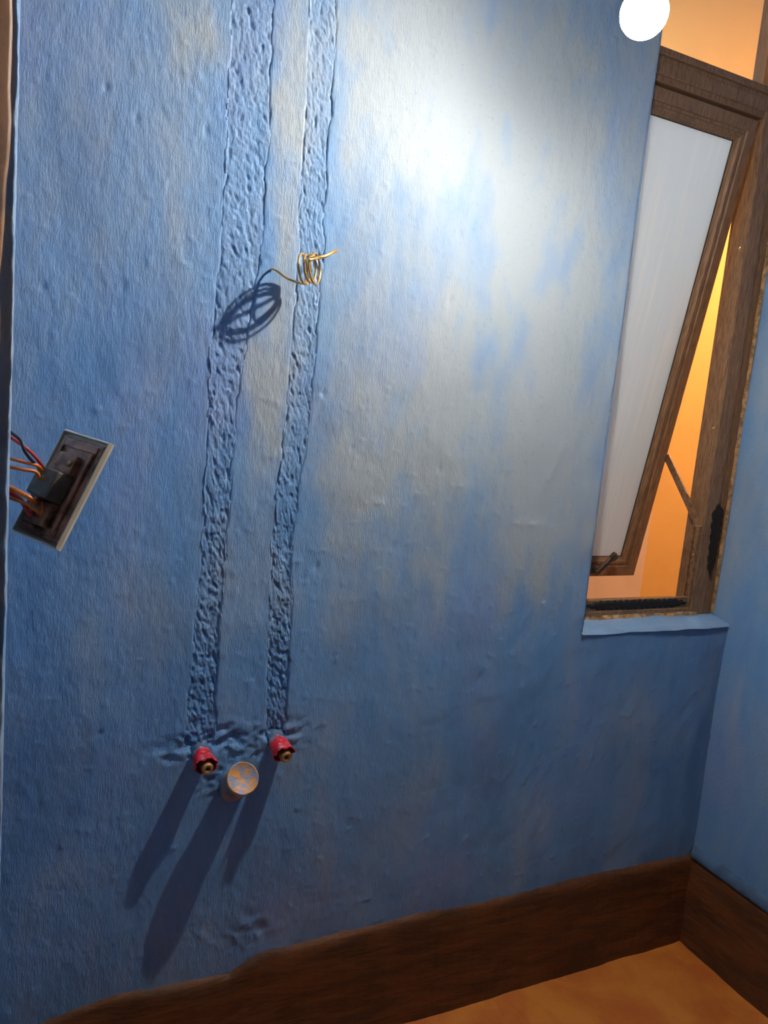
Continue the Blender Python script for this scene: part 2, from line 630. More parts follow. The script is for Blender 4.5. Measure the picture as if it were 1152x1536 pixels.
# round the plaster off at the window edges
edge = np.minimum(np.where((Z > WZ0 - 0.02), np.abs(X - WX0), 1), np.where(X > WX0 - 0.01, np.abs(Z - WZ0), 1))
Hh = Hh - 0.005 * np.exp(-(edge / 0.004) ** 2)
u1, u2 = chase_u(X, Z, CH1, seed=3), chase_u(X, Z, CH2, seed=5)
zm = sstep(0.655, 0.685, Z + 0.01 * fbm(X * 40, Z * 40, 2, 71))
ins = np.maximum(1 - sstep(0.78, 0.93, np.abs(u1)), 1 - sstep(0.76, 0.93, np.abs(u2))) * zm
Hh = Hh * (1 - ins) - 0.014 * ins
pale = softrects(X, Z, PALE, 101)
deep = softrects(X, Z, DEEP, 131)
P3 = np.stack([X, -Hh, Z], -1)
cx = (xs[:-1] + xs[1:]) / 2
cz = (zs[:-1] + zs[1:]) / 2
CX, CZ = np.meshgrid(cx, cz, indexing='ij')
keep = ~((CX > WX0) & (CZ > WZ0) & (CZ < WZ1))
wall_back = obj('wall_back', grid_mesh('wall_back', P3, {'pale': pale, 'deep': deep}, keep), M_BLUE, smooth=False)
tag(wall_back, 'blue limewashed plaster wall with two rough mortared pipe chases', kind='structure')

# window reveals: left cheek, sill and head of the opening (painted plaster returning into the wall)
bm = BM()
h_edge = 0.004
box(bm, WX0 - 0.06, WX0, h_edge + 0.001, 0.052, WZ0, WZ1)
box(bm, WX0 - 0.06, XR, h_edge + 0.001, 0.12, WZ1, WZ1 + 0.06)
obj('reveal_lining', bm, M_BLUE, wall_back, smooth=False)

nxs, nys = 150, 26
sx = np.linspace(WX0 - 0.004, XR, nxs)
sy = np.linspace(-0.004, 0.075, nys)
SX, SY = np.meshgrid(sx, sy, indexing='ij')
SZ = WZ0 + 0.001 + 0.0022 * fbm(SX * 14, SY * 30, 3, 201) + 0.010 * sstep(0.0, 0.055, SY) - 0.006 * np.exp(-((SY + 0.004) / 0.005) ** 2)
sill = obj('window_sill_plaster', grid_mesh('sill', np.stack([SX, SY, SZ], -1), {'pale': 0.25 + 0 * SX, 'deep': 0 * SX}), M_BLUE2, wall_back, smooth=False)


def mortar_strip(C, seed, wob, z0=0.668):
    zz = np.arange(z0, ZC, 0.0021)
    uu = np.linspace(-1.12, 1.12, 38)
    U, ZZ = np.meshgrid(uu, zz, indexing='ij')
    l = np.interp(ZZ, C[:, 0], C[:, 1]) + 0.004 * fbm(ZZ * 22, ZZ * 0 + wob, 4, wob)
    r = np.interp(ZZ, C[:, 0], C[:, 2]) + 0.004 * fbm(ZZ * 22, ZZ * 0 + wob + 9.3, 4, wob + 5)
    XX = (l + r) / 2 + U * (r - l) / 2
    lev = 0.0014 * fbm(ZZ * 5, U * 0.4, 2, seed) - 0.0004 - 0.0022 * sstep(1.10, 0.75, ZZ)
    XS = XX + 0.30 * ZZ
    rough = fbm(XS * 150, ZZ * 70, 3, seed + 2, 0.62)
    grit = fbm(XS * 300, ZZ * 230, 2, seed + 4)
    dent = sstep(0.30, 0.75, fbm(XS * 105, ZZ * 48, 2, seed + 6))
    big = fbm(XX * 45, ZZ * 30, 2, seed + 15)
    lev = lev + 0.0035 * fbm(XX * 3.1, ZZ * 2.4, 3, 11)
    amp = 0.85 + 0.5 * sstep(1.2, 0.75, ZZ)
    h = lev + amp * (0.0015 * rough + 0.0008 * grit - 0.0028 * dent + 0.0011 * big)
    # edges: here and there a crack, else the mortar feathers out
    ed = sstep(0.82, 0.97, np.abs(U)) * (1 - sstep(1.0, 1.06, np.abs(U)))
    crack = sstep(0.25, 0.60, fbm(ZZ * 24, np.sign(U) * 3.3, 3, seed + 9))
    h = h * (1 - 0.5 * ed) - ed * 0.0055 * crack + ed * 0.0026 * fbm(ZZ * 11, np.sign(U) * 7.7, 3, seed + 21)
    h = h - 0.012 * sstep(1.0, 1.12, np.abs(U))
    h = h - 0.010 * sstep(0.70, z0, ZZ) * sstep(-0.2, 0.4, fbm(XX * 60, ZZ * 60, 2, seed + 12))
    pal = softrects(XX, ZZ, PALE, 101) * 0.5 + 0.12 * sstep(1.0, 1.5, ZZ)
    dee = np.clip(softrects(XX, ZZ, DEEP, 131) * 0.6 + 0.10, 0, 1)
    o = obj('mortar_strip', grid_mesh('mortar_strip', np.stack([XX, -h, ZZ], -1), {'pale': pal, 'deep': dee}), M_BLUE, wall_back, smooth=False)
    return o


mortar_strip(CH1, 301, 3)['label'] = 'wider rough mortar strip running down to the pipe outlets'
mortar_strip(CH2, 351, 5)['label'] = 'narrower rough mortar strip'

# ------------------------------------------------------------------ right wall
ys = np.arange(YF, 0.0901, 0.010)
zs2 = np.arange(0, ZC + 0.005, 0.010)
Y2, Z2 = np.meshgrid(ys, zs2, indexing='ij')
h2 = 0.0035 * fbm(Y2 * 3, Z2 * 2.5, 3, 401) + 0.0008 * fbm(Y2 * 30, Z2 * 22, 3, 402)
h2 = h2 - 0.003 * sstep(0.03, 0.0, np.abs(Y2 - 0.02)) * 0
PR = np.stack([XR - h2, Y2, Z2], -1)
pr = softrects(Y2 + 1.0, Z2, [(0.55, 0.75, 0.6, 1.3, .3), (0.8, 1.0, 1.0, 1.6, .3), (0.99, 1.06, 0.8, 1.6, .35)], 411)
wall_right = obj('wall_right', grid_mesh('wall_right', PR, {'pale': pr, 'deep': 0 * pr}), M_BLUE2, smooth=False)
tag(wall_right, 'smooth blue painted side wall beside the window', kind='structure')

# ------------------------------------------------------------------ left wall with the door opening (its end is the near jagged edge)
YE = -0.47          # where the left wall ends at the doorway
YD = -1.55          # far side of the doorway
arc = [(0.0, t) for t in np.linspace(0.0, YE + 0.02, 60)]
prof = [(XL - 0.0045 * (1 - t / YE), t) for t in np.linspace(0.0, YE + 0.012, 70)]
prof += [(XL - 0.002 * (1 - math.cos(a)) - 0.0, YE + 0.012 - 0.012 * math.sin(a) / 1.0) for a in np.linspace(0.3, math.pi / 2, 7)]
prof += [(t, YE) for t in np.linspace(XL - 0.004, -0.13, 22)]
prof = np.array(prof)
zs3 = np.arange(0, ZC + 0.005, 0.006)
Pn, Zn = np.meshgrid(np.arange(len(prof)), zs3, indexing='ij')
px_, py_ = prof[Pn, 0], prof[Pn, 1]
jag = 0.0011 * fbm(Zn * 45, Pn * 0.15, 4, 501) + 0.0010 * fbm(Zn * 9, Pn * 0 + 2.2, 2, 503)
face = sstep(YE + 0.03, YE + 0.004, py_)
gx = px_ + jag * (0.15 + 0.85 * face) * sstep(-0.04, -0.008, px_)
gy = py_ - 0.002 * fbm(px_ * 30, Zn * 20, 3, 505) * face
palL = 0.35 * sstep(YE + 0.05, YE, py_) * sstep(0.15, 0.6, fbm(Zn * 8, Pn * 0.02, 3, 507) + 0.3) * (px_ > XL - 0.006)  # pale colour put along the edge for the light it catches
wl = grid_mesh('wall_left', np.stack([gx, gy, Zn], -1), {'pale': palL, 'deep': 0.4 * (px_ < XL - 0.003)})  # end face colour deepened for its shade
wall_left = obj('wall_left', wl, M_BLUE, smooth=False)
tag(wall_left, 'near end of the blue side wall with a jagged plaster edge', kind='structure')
bm = BM()
box(bm, -0.13, XL, YF, YD, 0, ZC)                 # beyond the doorway
box(bm, -0.13, XL, YD, YE - 0.001, 2.06, ZC)      # lintel over the doorway
box(bm, -0.13, -0.120, YE + 0.001, 0.0, 0, ZC)    # hall side of the near piece
obj('wall_piece', bm, M_BLUE2, wall_left, smooth=False)

# door lining, only its slanted edge shows
bm = BM()
zz = np.linspace(0.0, 2.06, 80)
va = []
for z in zz:
    e = -0.0125 - 0.005 * max(0, (1.54 - z)) / 0.2 + 0.0012 * math.sin(z * 31) + 0.0008 * math.sin(z * 77 + 1)
    e = max(e, -0.05)
    va.append([bm.verts.new(p + (z,)) for p in ((e, YE - 0.006), (e - 0.003, YE - 0.010), (-0.142, YE - 0.010), (-0.142, YE - 0.003), (e, YE - 0.003))])
for a, b in zip(va, va[1:]):
    for k in range(5):
        bm.faces.new((a[k], a[(k + 1) % 5], b[(k + 1) % 5], b[k]))
bm.faces.new(va[0])
bm.faces.new(va[-1])
tag(obj('trim_1', bm, M_DARKWOOD), 'dark brown door lining beside the jagged blue wall edge', kind='structure')

# ------------------------------------------------------------------ floor, ceiling, remaining walls
fx = np.arange(-1.3, XR + 0.011, 0.019)
fy = np.arange(YF, 0.006, 0.019)
FX, FY = np.meshgrid(fx, fy, indexing='ij')
FZ = 0.0025 * fbm(FX * 4, FY * 4, 3, 601) + 0.006 * sstep(0.05, 0.0, XR - FX) + 0.004 * sstep(-0.05, 0.0, FY)
FZ = FZ - FZ.max() * 0.4
fl = obj('floor', grid_mesh('floor', np.stack([FX, FY, FZ], -1)), M_FLOOR, smooth=False)
tag(fl, 'reddish orange oxide cement floor', kind='structure')
bm = BM()
box(bm, -1.3, XR, YF, 0.24, ZC, ZC + 0.08)
tag(obj('ceiling', bm, M_CEIL, smooth=False), 'bare cement ceiling of the small room', kind='structure')
bm = BM()
box(bm, -1.3, XR, YF - 0.1, YF, 0, ZC)
tag(obj('wall_front', bm, M_CEMENT, smooth=False), 'bare cement wall facing the window wall', kind='structure')
bm = BM()
box(bm, -1.38, -1.3, YF, 0.1, 0, ZC)
box(bm, -1.3, -0.13, 0.0, 0.1, 0, ZC)
tag(obj('wall_hall', bm, M_HALL, smooth=False), 'brown walls of the passage outside the doorway', kind='structure')


# ------------------------------------------------------------------ skirting
def skirting(name, n, path, top, out, seed, label):
    """path(s)->(x,y) on the wall, out: unit vector to the room"""
    s = np.linspace(0, 1, n)
    rows = []
    for k, (f, t) in enumerate([(1.02, -0.003), (1.0, 0.004), (0.97, 0.0075), (0.9, 0.009), (0.75, 0.0095), (0.6, 0.009), (0.45, 0.0095), (0.3, 0.010), (0.15, 0.011), (0.05, 0.012), (-0.08, 0.013)]):
        xy = np.array([path(v) for v in s])
        zt = np.array([top(v) for v in s])
        L = s * np.linalg.norm(np.array(path(1)) - np.array(path(0)))
        z = f * zt + (0.0022 * fbm(L * 40, L * 0 + 1, 3, seed) + 0.004 * fbm(L * 7, L * 0, 2, seed + 1)) * (f > 0.5)
        d = t + 0.0028 * fbm(L * 10, L * 0 + f * 4, 4, seed + 2) * (0.3 < f + 0.4)
        rows.append(np.stack([xy[:, 0] + out[0] * d, xy[:, 1] + out[1] * d, z], -1))
    P = np.stack(rows, 1)
    o = obj(name, grid_mesh(name, P), M_SKIRT, smooth=False)
    tag(o, label, kind='structure')
    return o


bt = np.array([(-.1, .195), (.053, .199), (.169, .214), (.30, .205), (.37, .201), (.395, .215), (.43, .231), (.444, .232), (.886, .235), (1.252, .236), (1.55, .230), (1.7, .23)])
skirting('baseboard_back', 420, lambda v: (XL + v * (XR - XL), 0.0), lambda v: float(np.interp(XL + v * (XR - XL), bt[:, 0], bt[:, 1])), (0, -1), 701,
         'dark brown oxide skirting band under the blue window wall')
skirting('baseboard_right', 260, lambda v: (XR, 0.0 + v * (YF + 0.01)), lambda v: 0.228, (-1, 0), 721,
         'brown oxide skirting band along the side wall')
skirting('baseboard_left', 80, lambda v: (XL, -0.012 + v * (YE + 0.02)), lambda v: 0.20, (1, 0), 741,
         'brown oxide skirting band below the switch wall').scale = (1, 1, 1)
# dark blue cut-in line over the side skirting
s = np.linspace(0.0, 1.0, 200)
yy = -0.004 + s * (YF + 0.02)
rows = []
for z, t in ((0.222, 0.003), (0.228, 0.0105), (0.236, 0.0105), (0.243, 0.0085), (0.252, 0.0055), (0.260, -0.004)):
    rows.append(np.stack([XR - t - 0.0014 * fbm(yy * 30, yy * 0 + z * 50, 3, 751), yy, z + 0.004 * fbm(yy * 14, yy * 0 + 3, 3, 753) * (z > 0.24)], -1))
tag(obj('trim_2', grid_mesh('trim', np.stack(rows, 1)), M_TILEPATCH, smooth=False), 'deep blue paint line above the side wall skirting', kind='structure')

# ------------------------------------------------------------------ window
win = empty('window_1', (WX0, 0.06, WZ0))
tag(win, 'brown framed top-hung window with frosted pane pushed open outwards', kind='structure')
wi = Matrix.Translation(-Vector(win.location))


def wpart(name, bm, mat, parent=win, smooth=False):
    bm.transform(wi)
    return obj(name, bm, mat, parent, smooth)


FX0, FX1 = 1.045, XR - 0.001
ZT0, ZT1 = 1.978, 2.042     # transom bar


def jamb(x0, x1, flip):
    # L-shaped profile with a rebate, extruded in z; x0 is the wall side when flip is False
    b = BM()
    w = abs(x1 - x0)
    pr = [(0, 0.058), (w * 0.30, 0.058), (w * 0.34, 0.0555), (w * 0.40, 0.0555), (w * 0.43, 0.053), (w * 0.95, 0.053), (w, 0.055), (w, 0.072), (w - 0.016, 0.074), (w - 0.016, 0.118), (0, 0.118)]
    lo, hi = [], []
    for t, y in pr:
        x = x0 + (t if x1 > x0 else -t)
        lo.append(b.verts.new((x, y, 0.842)))
        hi.append(b.verts.new((x, y, WZ1)))
    n = len(pr)
    for k in range(n):
        b.faces.new((lo[k], lo[(k + 1) % n], hi[(k + 1) % n], hi[k]))
    b.faces.new(lo)
    b.faces.new(hi)
    return b


jr = wpart('frame_jamb', jamb(FX1, 1.474, False), M_FRAME)
jl = wpart('frame_jamb', jamb(FX0, 1.108, True), M_FRAME)
bm = BM()
box(bm, 1.108, 1.474, 0.0535, 0.100, ZT0, ZT1, 0.003)
box(bm, 1.108, 1.474, 0.0495, 0.060, ZT0 + 0.012, ZT0 + 0.040, 0.003)
box(bm, 1.108, 1.474, 0.0460, 0.060, ZT1 - 0.016, ZT1 - 0.001, 0.003)
wpart('transom_bar', bm, M_FRAME)
bm = BM()
box(bm, 1.108, 1.474, 0.055, 0.110, WZ1 - 0.055, WZ1, 0.003)
wpart('frame_head', bm, M_FRAME)
bm = BM()
box(bm, 1.108, 1.474, 0.055, 0.118, 0.846, 0.858, 0.002)
box(bm, 1.108, 1.474, 0.058, 0.068, 0.856, 0.884, 0.002)
box(bm, 1.108, 1.474, 0.095, 0.115, 0.856, 0.872, 0.002)
fs = wpart('frame_sill', bm, M_FRAME)
# ragged black sealant smeared along the bottom rail and up the jamb
bm = BM()
n = 60
top, bot = [], []
for i in range(n):
    t = i / (n - 1)
    x = 1.155 + t * 0.305
    a = 0.0018 * math.sin(i * 1.7) + 0.001 * math.sin(i * 4.1)
    end = min(1, 8 * t, 8 * (1 - t))
    top.append((x, 0.8815 + a - 0.008 * (1 - end)))
    bot.append((x, 0.8605 + 0.6 * a + 0.008 * (1 - end)))
rr = [[bm.verts.new((x, 0.0565, z)) for x, z in bot], [bm.verts.new((x, 0.0545, z + 0.006)) for x, z in bot],
      [bm.verts.new((x, 0.0548, z - 0.005)) for x, z in top], [bm.verts.new((x, 0.0575, z)) for x, z in top]]
for a, b in zip(rr, rr[1:]):
    for i in range(n - 1):
        bm.faces.new((a[i], a[i + 1], b[i + 1], b[i]))
wpart('sealant_smear', bm, M_GRIME, fs)
bm = BM()
rr = [[], [], []]
for i in range(50):
    t = i / 49
    z = 0.935 + t * 0.185
    xa = 1.496 + 0.0020 * math.sin(i * 0.9) + 0.0008 * math.sin(i * 2.3) + 0.014 * (1 - t)
    xb = 1.534 + 0.0016 * math.sin(i * 1.3 + 1) + 0.006 * t
    e = min(1, 7 * t, 7 * (1 - t))
    m_ = (xa + xb) / 2
    rr[0].append(bm.verts.new((m_ + (xa - m_) * e, 0.0524, z)))
    rr[1].append(bm.verts.new((m_, 0.0490, z)))
    rr[2].append(bm.verts.new((m_ + (xb - m_) * e, 0.0545, z)))
for a, b in zip(rr, rr[1:]):
    for i in range(49):
        bm.faces.new((a[i], a[i + 1], b[i + 1], b[i]))
wpart('sealant_smear', bm, M_GRIME, jr)
# orange mortar bed under the rail
bx = np.linspace(WX0, 1.50, 90)
BX, BT = np.meshgrid(bx, np.linspace(0, 1, 6), indexing='ij')
by = 0.050 + 0.004 * BT + 0.003 * fbm(BX * 30, BT * 2, 3, 801)
bz = 0.836 + 0.013 * BT + 0.003 * fbm(BX * 18, BX * 0, 3, 803) * (1 - BT)
mo = grid_mesh('mortar_bed', np.stack([BX - WX0, by - 0.06, bz - WZ0], -1))
obj('mortar_bed', mo, simple('orange_mortar', (0.68, 0.38, 0.17), 0.8, var=0.5, scale=60, bump=0.4, dark=0.4), win, smooth=False)
# plaster lip along the side wall joint
n = 220
zz = np.linspace(0.845, WZ1, n)
rows = []
for t in range(5):
    a = t / 4
    w = 0.0022 + 0.002 * fbm(zz * 30, zz * 0 + 5, 4, 811) + 0.003 * fbm(zz * 6, zz * 0, 2, 812)
    rows.append(np.stack([XR - 0.0035 - np.clip(w, 0.001, 1) * a * 1.1 - WX0, 0 * zz + 0.0505 - 0.005 * (1 - a) - 0.06 + 0.004 * a, zz - WZ0], -1))
obj('plaster_lip', grid_mesh('plaster_lip', np.stack(rows, 1)), simple('tan_plaster_lip', (0.45, 0.27, 0.13), 0.8, var=0.5, scale=70, bump=0.4, dark=0.35), win, smooth=False)

bm = BM()
box(bm, 1.100, 1.482, 0.076, 0.080, ZT1 - 0.004, WZ1 - 0.045)
wpart('upper_pane', bm, M_CLEAR)

# the sash: hinged at the top, bottom edge swung outwards
ang = math.atan2(0.185, 1.085)
SW0, SW1 = 1.113, 1.468
SH = 1.098
sash_bm = BM()
rect_frame(sash_bm, SW0 - 1.29, SW1 - 1.29, -SH, 0.0,
           [(0, 0.002), (0.002, 0.0), (0.026, 0.0), (0.028, 0.003), (0.033, 0.003), (0.036, 0.0005), (0.041, 0.001),
            (0.044, 0.006), (0.050, 0.010), (0.050, 0.022), (0.044, 0.024), (0.044, 0.034), (0.0, 0.034)])
sash = obj('sash', sash_bm, M_FRAME, win, smooth=False)
sash.location = (1.29 - WX0, 0.060 - 0.06, 1.973 - WZ0)
sash.rotation_euler = (ang, 0, 0)
sash['label'] = 'tilted brown sash with frosted glass'
bm = BM()
box(bm, SW0 - 1.29 + 0.045, SW1 - 1.29 - 0.045, 0.0135, 0.0185, -SH + 0.045, -0.045)
obj('frosted_pane', bm, M_FROST, sash, smooth=False)
bm = BM()
rect_frame(bm, SW0 - 1.29 + 0.047, SW1 - 1.29 - 0.047, -SH + 0.047, -0.047, [(0, 0.0105), (0.0045, 0.0120), (0.0045, 0.0134), (0, 0.0134)])
obj('glazing_seal', bm, M_BLACK, sash, smooth=False)
# cam handle on the bottom rail
bm = BM()
hx = 1.318 - 1.29
hz = -SH + 0.022
box(bm, hx - 0.055, hx + 0.012, -0.012, 0.0, hz - 0.012, hz + 0.010, 0.003)
tube(bm, [(hx + 0.004, -0.004, hz), (hx + 0.004, -0.020, hz)], 0.009, 16)
hb = BM()
box(hb, -0.007, 0.007, -0.026, -0.017, -0.006, 0.060, 0.003)
box(hb, -0.009, 0.009, -0.029, -0.016, 0.048, 0.066, 0.003)
hb.transform(Matrix.Translation((hx + 0.004, 0, hz)) @ Matrix.Rotation(math.radians(42), 4, 'Y'))
me_ = bpy.data.meshes.new('tmp')
hb.to_mesh(me_)
hb.free()
bm.from_mesh(me_)
bpy.data.meshes.remove(me_)
hd = obj('handle', bm, M_DARKSTEEL, sash, smooth=False)
hd['label'] = 'small dark metal cam handle with raised lever'

# friction stay: link bar from sash to jamb and the track below
bm = BM()
a = Vector((1.472, 0.196, 1.213))
b = Vector((1.4785, 0.066, 1.053))
d = (b - a).normalized()
side = Vector((1, 0, 0)).cross(d).normalized()
vs8 = []
for p in (a, b):
    for sx_, sd in ((-0.002, -0.009), (0.002, -0.009), (0.002, 0.009), (-0.002, 0.009)):
        vs8.append(bm.verts.new(p + Vector((sx_, 0, 0)) + side * sd))
for f in ((0, 1, 2, 3), (4, 5, 6, 7), (0, 1, 5, 4), (1, 2, 6, 5), (2, 3, 7, 6), (3, 0, 4, 7)):
    bm.faces.new([vs8[i] for i in f])
tube(bm, [a - Vector((0.004, 0, 0)), a + Vector((0.003, 0, 0))], 0.005, 12)
tube(bm, [b - Vector((0.005, 0, 0)), b + Vector((0.003, 0, 0))], 0.0055, 12)
tube(bm, [a * 0.45 + b * 0.55 - Vector((0.004, 0, 0)), a * 0.45 + b * 0.55 + Vector((0.002, 0, 0))], 0.004, 12)
wpart('stay_arm', bm, M_STEEL)
bm = BM()
box(bm, 1.4705, 1.4745, 0.056, 0.076, 0.872, 1.058, 0.001)
box(bm, 1.4665, 1.4705, 0.056, 0.060, 0.872, 1.058, 0.001)
box(bm, 1.4665, 1.4705, 0.072, 0.076, 0.872, 1.058, 0.001)
wpart('stay_track', bm, M_STEEL)
for z in (1.70, 1.29, 0.985):
    bm = BM()
    lathe(bm, [(0, 0.0035), (0.0025, 0.0033), (0.0045, 0.002), (0.005, 0.0)], axis_matrix((1.4745 if z > 1.1 else 1.4705, 0.0645, z), (-1, 0, 0)), 14)
    wpart('screw', bm, M_BRASS, jr, True)

# ------------------------------------------------------------------ outside the window
bm = BM()
box(bm, -1.5, 6.0, 0.98, 1.1, -0.3, 4.5)
tag(obj('exterior_wall', bm, M_EXT, smooth=False), 'orange rendered wall of the building outside the window', kind='structure')
bm = BM()
box(bm, -1.5, 2.055, 0.80, 0.98, -0.3, 0.98)
tag(obj('exterior_plinth', bm, M_PINK, smooth=False), 'low pinkish rendered plinth outside the window', kind='structure')
bm = BM()
box(bm, -1.5, 6.0, 0.24, 0.98, -0.36, -0.3)
tag(obj('exterior_ground', bm, M_PINK, smooth=False), 'bare cement strip outside the window', kind='structure')
bm = BM()
box(bm, -1.5, WX0 - 0.062, 0.03, 0.24, -0.3, ZC)
box(bm, WX0 - 0.062, XR + 0.0, 0.03, 0.118, -0.3, WZ0 - 0.012)
box(bm, WX0 - 0.062, XR + 0.1, 0.03, 0.24, WZ1 + 0.061, ZC)
box(bm, XR + 0.006, XR + 0.1, YF, 0.118, -0.3, ZC)
box(bm, XR + 0.1, 4.2, 0.0, 0.118, -0.3, ZC)
tag(obj('wall_outer', bm, M_PINK, smooth=False), 'outer masonry of the window wall', kind='structure')

def lantern(loc, out, watts, color, label):
    """small bracket lantern; out = +1 / -1: which way it reaches off its wall (y)"""
    lan = empty('wall_lantern', loc)
    tag(lan, label, 'lantern')
    bm = BM()
    y0, y1 = sorted((0.0, 0.02 * out))
    box(bm, -0.05, 0.05, y0, y1, -0.06, 0.06, 0.004)
    tube(bm, spline([(0, 0.02 * out, 0), (0, 0.10 * out, 0.05), (0, 0.18 * out, 0.03)], 6), 0.008, 8)
    lathe(bm, [(0, 0.05), (0.03, 0.045), (0.06, 0.0), (0.055, -0.002), (0.03, 0.03)], Matrix.Translation((0, 0.18 * out, 0.0)), 20)
    obj('bracket', bm, M_DARKSTEEL, lan, smooth=False)
    ld = bpy.data.lights.new('lantern_light', 'POINT')
    ld.energy = watts
    ld.color = color
    ld.shadow_soft_size = 0.05
    lo = bpy.data.objects.new('lantern_light', ld)
    col.objects.link(lo)
    lo.parent = lan
    lo.location = (0, 0.19 * out, -0.07)


lantern((2.75, 0.118, 2.25), 1, OUT_LAMP_W, (1.0, 0.66, 0.33), 'small warm outdoor lantern on the outer wall facing the orange wall')
lantern((1.55, 0.98, 2.35), -1, PANE_FILL_W, (0.80, 0.92, 1.0), 'unseen white lamp added on the orange wall to brighten the frosted pane')  # added out of view to light the frosted pane from behind

# ------------------------------------------------------------------ pendant bulb
bp = empty('pendant_lamp', BULB_POS)
tag(bp, 'lit round white bulb hanging close to the blue wall by the window', 'lamp')
R = 0.0325
bm = BM()
lathe(bm, [(0, -R)] + [(R * math.sin(a), -R * math.cos(a)) for a in np.linspace(0.12, 2.45, 24)], None, 40)
obj('globe', bm, M_GLOBE, bp)
bm = BM()
rc = 0.0115
lathe(bm, [(0, -rc)] + [(rc * math.sin(a), -rc * math.cos(a)) for a in np.linspace(0.2, 2.9, 14)] + [(0, rc)], None, 24)
obj('led_core', bm, M_LED, bp)
bm = BM()
lathe(bm, [(R * math.sin(2.45) - 0.001, -R * math.cos(2.45)), (0.0195, 0.030), (0.0165, 0.036), (0.0140, 0.048), (0.0135, 0.064), (0.0, 0.065)], None, 32)
obj('neck', bm, M_WHITE, bp)
bm = BM()
lathe(bm, [(0.0, 0.052), (0.018, 0.052), (0.020, 0.056), (0.020, 0.082), (0.014, 0.094), (0.0, 0.096)], None, 28)
obj('socket', bm, M_BLACKW, bp)
bm = BM()
tube(bm, spline([(0, 0, 0.09), (0.002, 0.001, 0.25), (-0.001, 0.002, 0.42), (0, 0, ZC - BULB_POS.z - 0.015)], 6), 0.003, 8)
obj('cord', bm, M_BLACKW, bp)
bm = BM()
lathe(bm, [(0, -0.028), (0.012, -0.027), (0.035, -0.012), (0.038, 0.0), (0, 0.0)], Matrix.Translation((0, 0, ZC - BULB_POS.z)), 28)
obj('ceiling_rose', bm, M_WHITE, bp)

# ------------------------------------------------------------------ water outlets with red wraps
def outlet(px, pz, ln, aim, open_a, label, seed):
    root = empty('water_outlet', (px, 0.002, pz))
    tag(root, label, 'pipe outlet', 'capped water outlets under the mortar strips')
    Mx = axis_matrix((0, 0, 0), aim)
    # painted plaster collar
    bm = BM()
    lathe(bm, [(0.0225, -0.004), (0.0185, 0.002), (0.0165, 0.006), (0.0140, 0.008), (0.0, 0.008)], Mx, 26)
    rnd = random.Random(seed)
    for v in bm.verts:
        v.co += Vector((rnd.uniform(-1, 1), rnd.uniform(-.4, .4), rnd.uniform(-1, 1))) * 0.0012
    obj('collar', bm, M_TILEPATCH, root)
    # brass nipple with a bored end
    bm = BM()
    r0 = 0.0098
    lathe(bm, [(0, 0.0), (r0, 0.0), (r0, ln - 0.012), (r0 + 0.0008, ln - 0.010), (r0 - 0.0006, ln - 0.007), (r0 + 0.0006, ln - 0.004),
               (r0 - 0.001, ln - 0.0005), (r0 - 0.002, ln), (0.0042, ln), (0.0038, ln - 0.002), (0.0038, ln - 0.016), (0.0, ln - 0.016)], Mx, 24)
    nip = obj('nipple', bm, M_BRASS, root)
    bm = BM()
    lathe(bm, [(0.0, ln - 0.0075), (0.0037, ln - 0.0075), (0.0037, ln - 0.0150), (0, ln - 0.0150)], Mx, 16)
    obj('bore', bm, M_BLACK, nip)
    # torn red wrap, longer on the upper side
    bm = BM()
    seg, rows = 44, 16
    L = []
    for k in range(seg):
        a = 2 * math.pi * k / seg
        upw = math.cos(a - open_a)
        le = ln * (0.80 + 0.16 * upw) + 0.0025 * math.sin(a * 5 + seed) + 0.0018 * math.sin(a * 11 + seed * 2)
        rowv = []
        for j in range(rows):
            t = j / (rows - 1)
            h = 0.006 + t * (le - 0.006)
            r = 0.0148 + 0.0030 * math.sin(min(1, t * 1.6) * math.pi / 2) + 0.0007 * math.sin(a * 6 + t * 5 + seed) + 0.0016 * t * t
            rowv.append(bm.verts.new(Mx @ Vector((0, 0, h)) + (Mx.to_3x3() @ Vector((0, 0, 1))).cross(Vector((1, 0, 0))).normalized() * (r * math.cos(a)) + Vector((1, 0, 0)) * (r * math.sin(a))))
        L.append(rowv)
    for k in range(seg):
        for j in range(rows - 1):
            bm.faces.new((L[k][j], L[(k + 1) % seg][j], L[(k + 1) % seg][j + 1], L[k][j + 1]))
    # local coords along the axis so the paint runs from the wall end
    inv = Mx.inverted()
    bm.transform(inv)
    w = obj('red_wrap', bm, M_REDWRAP, root)
    w.matrix_local = Mx
    so = w.modifiers.new('thickness', 'SOLIDIFY')
    so.thickness = 0.0016
    so.offset = -1
    return root


outlet(0.295, 0.652, 0.062, (0.0, -1, -0.02), 0.0, 'red-wrapped brass water outlet below the wider mortar strip', 3)
outlet(0.430, 0.660, 0.063, (0.02, -1, -0.08), -0.2, 'red-wrapped brass water outlet below the narrower mortar strip', 8)

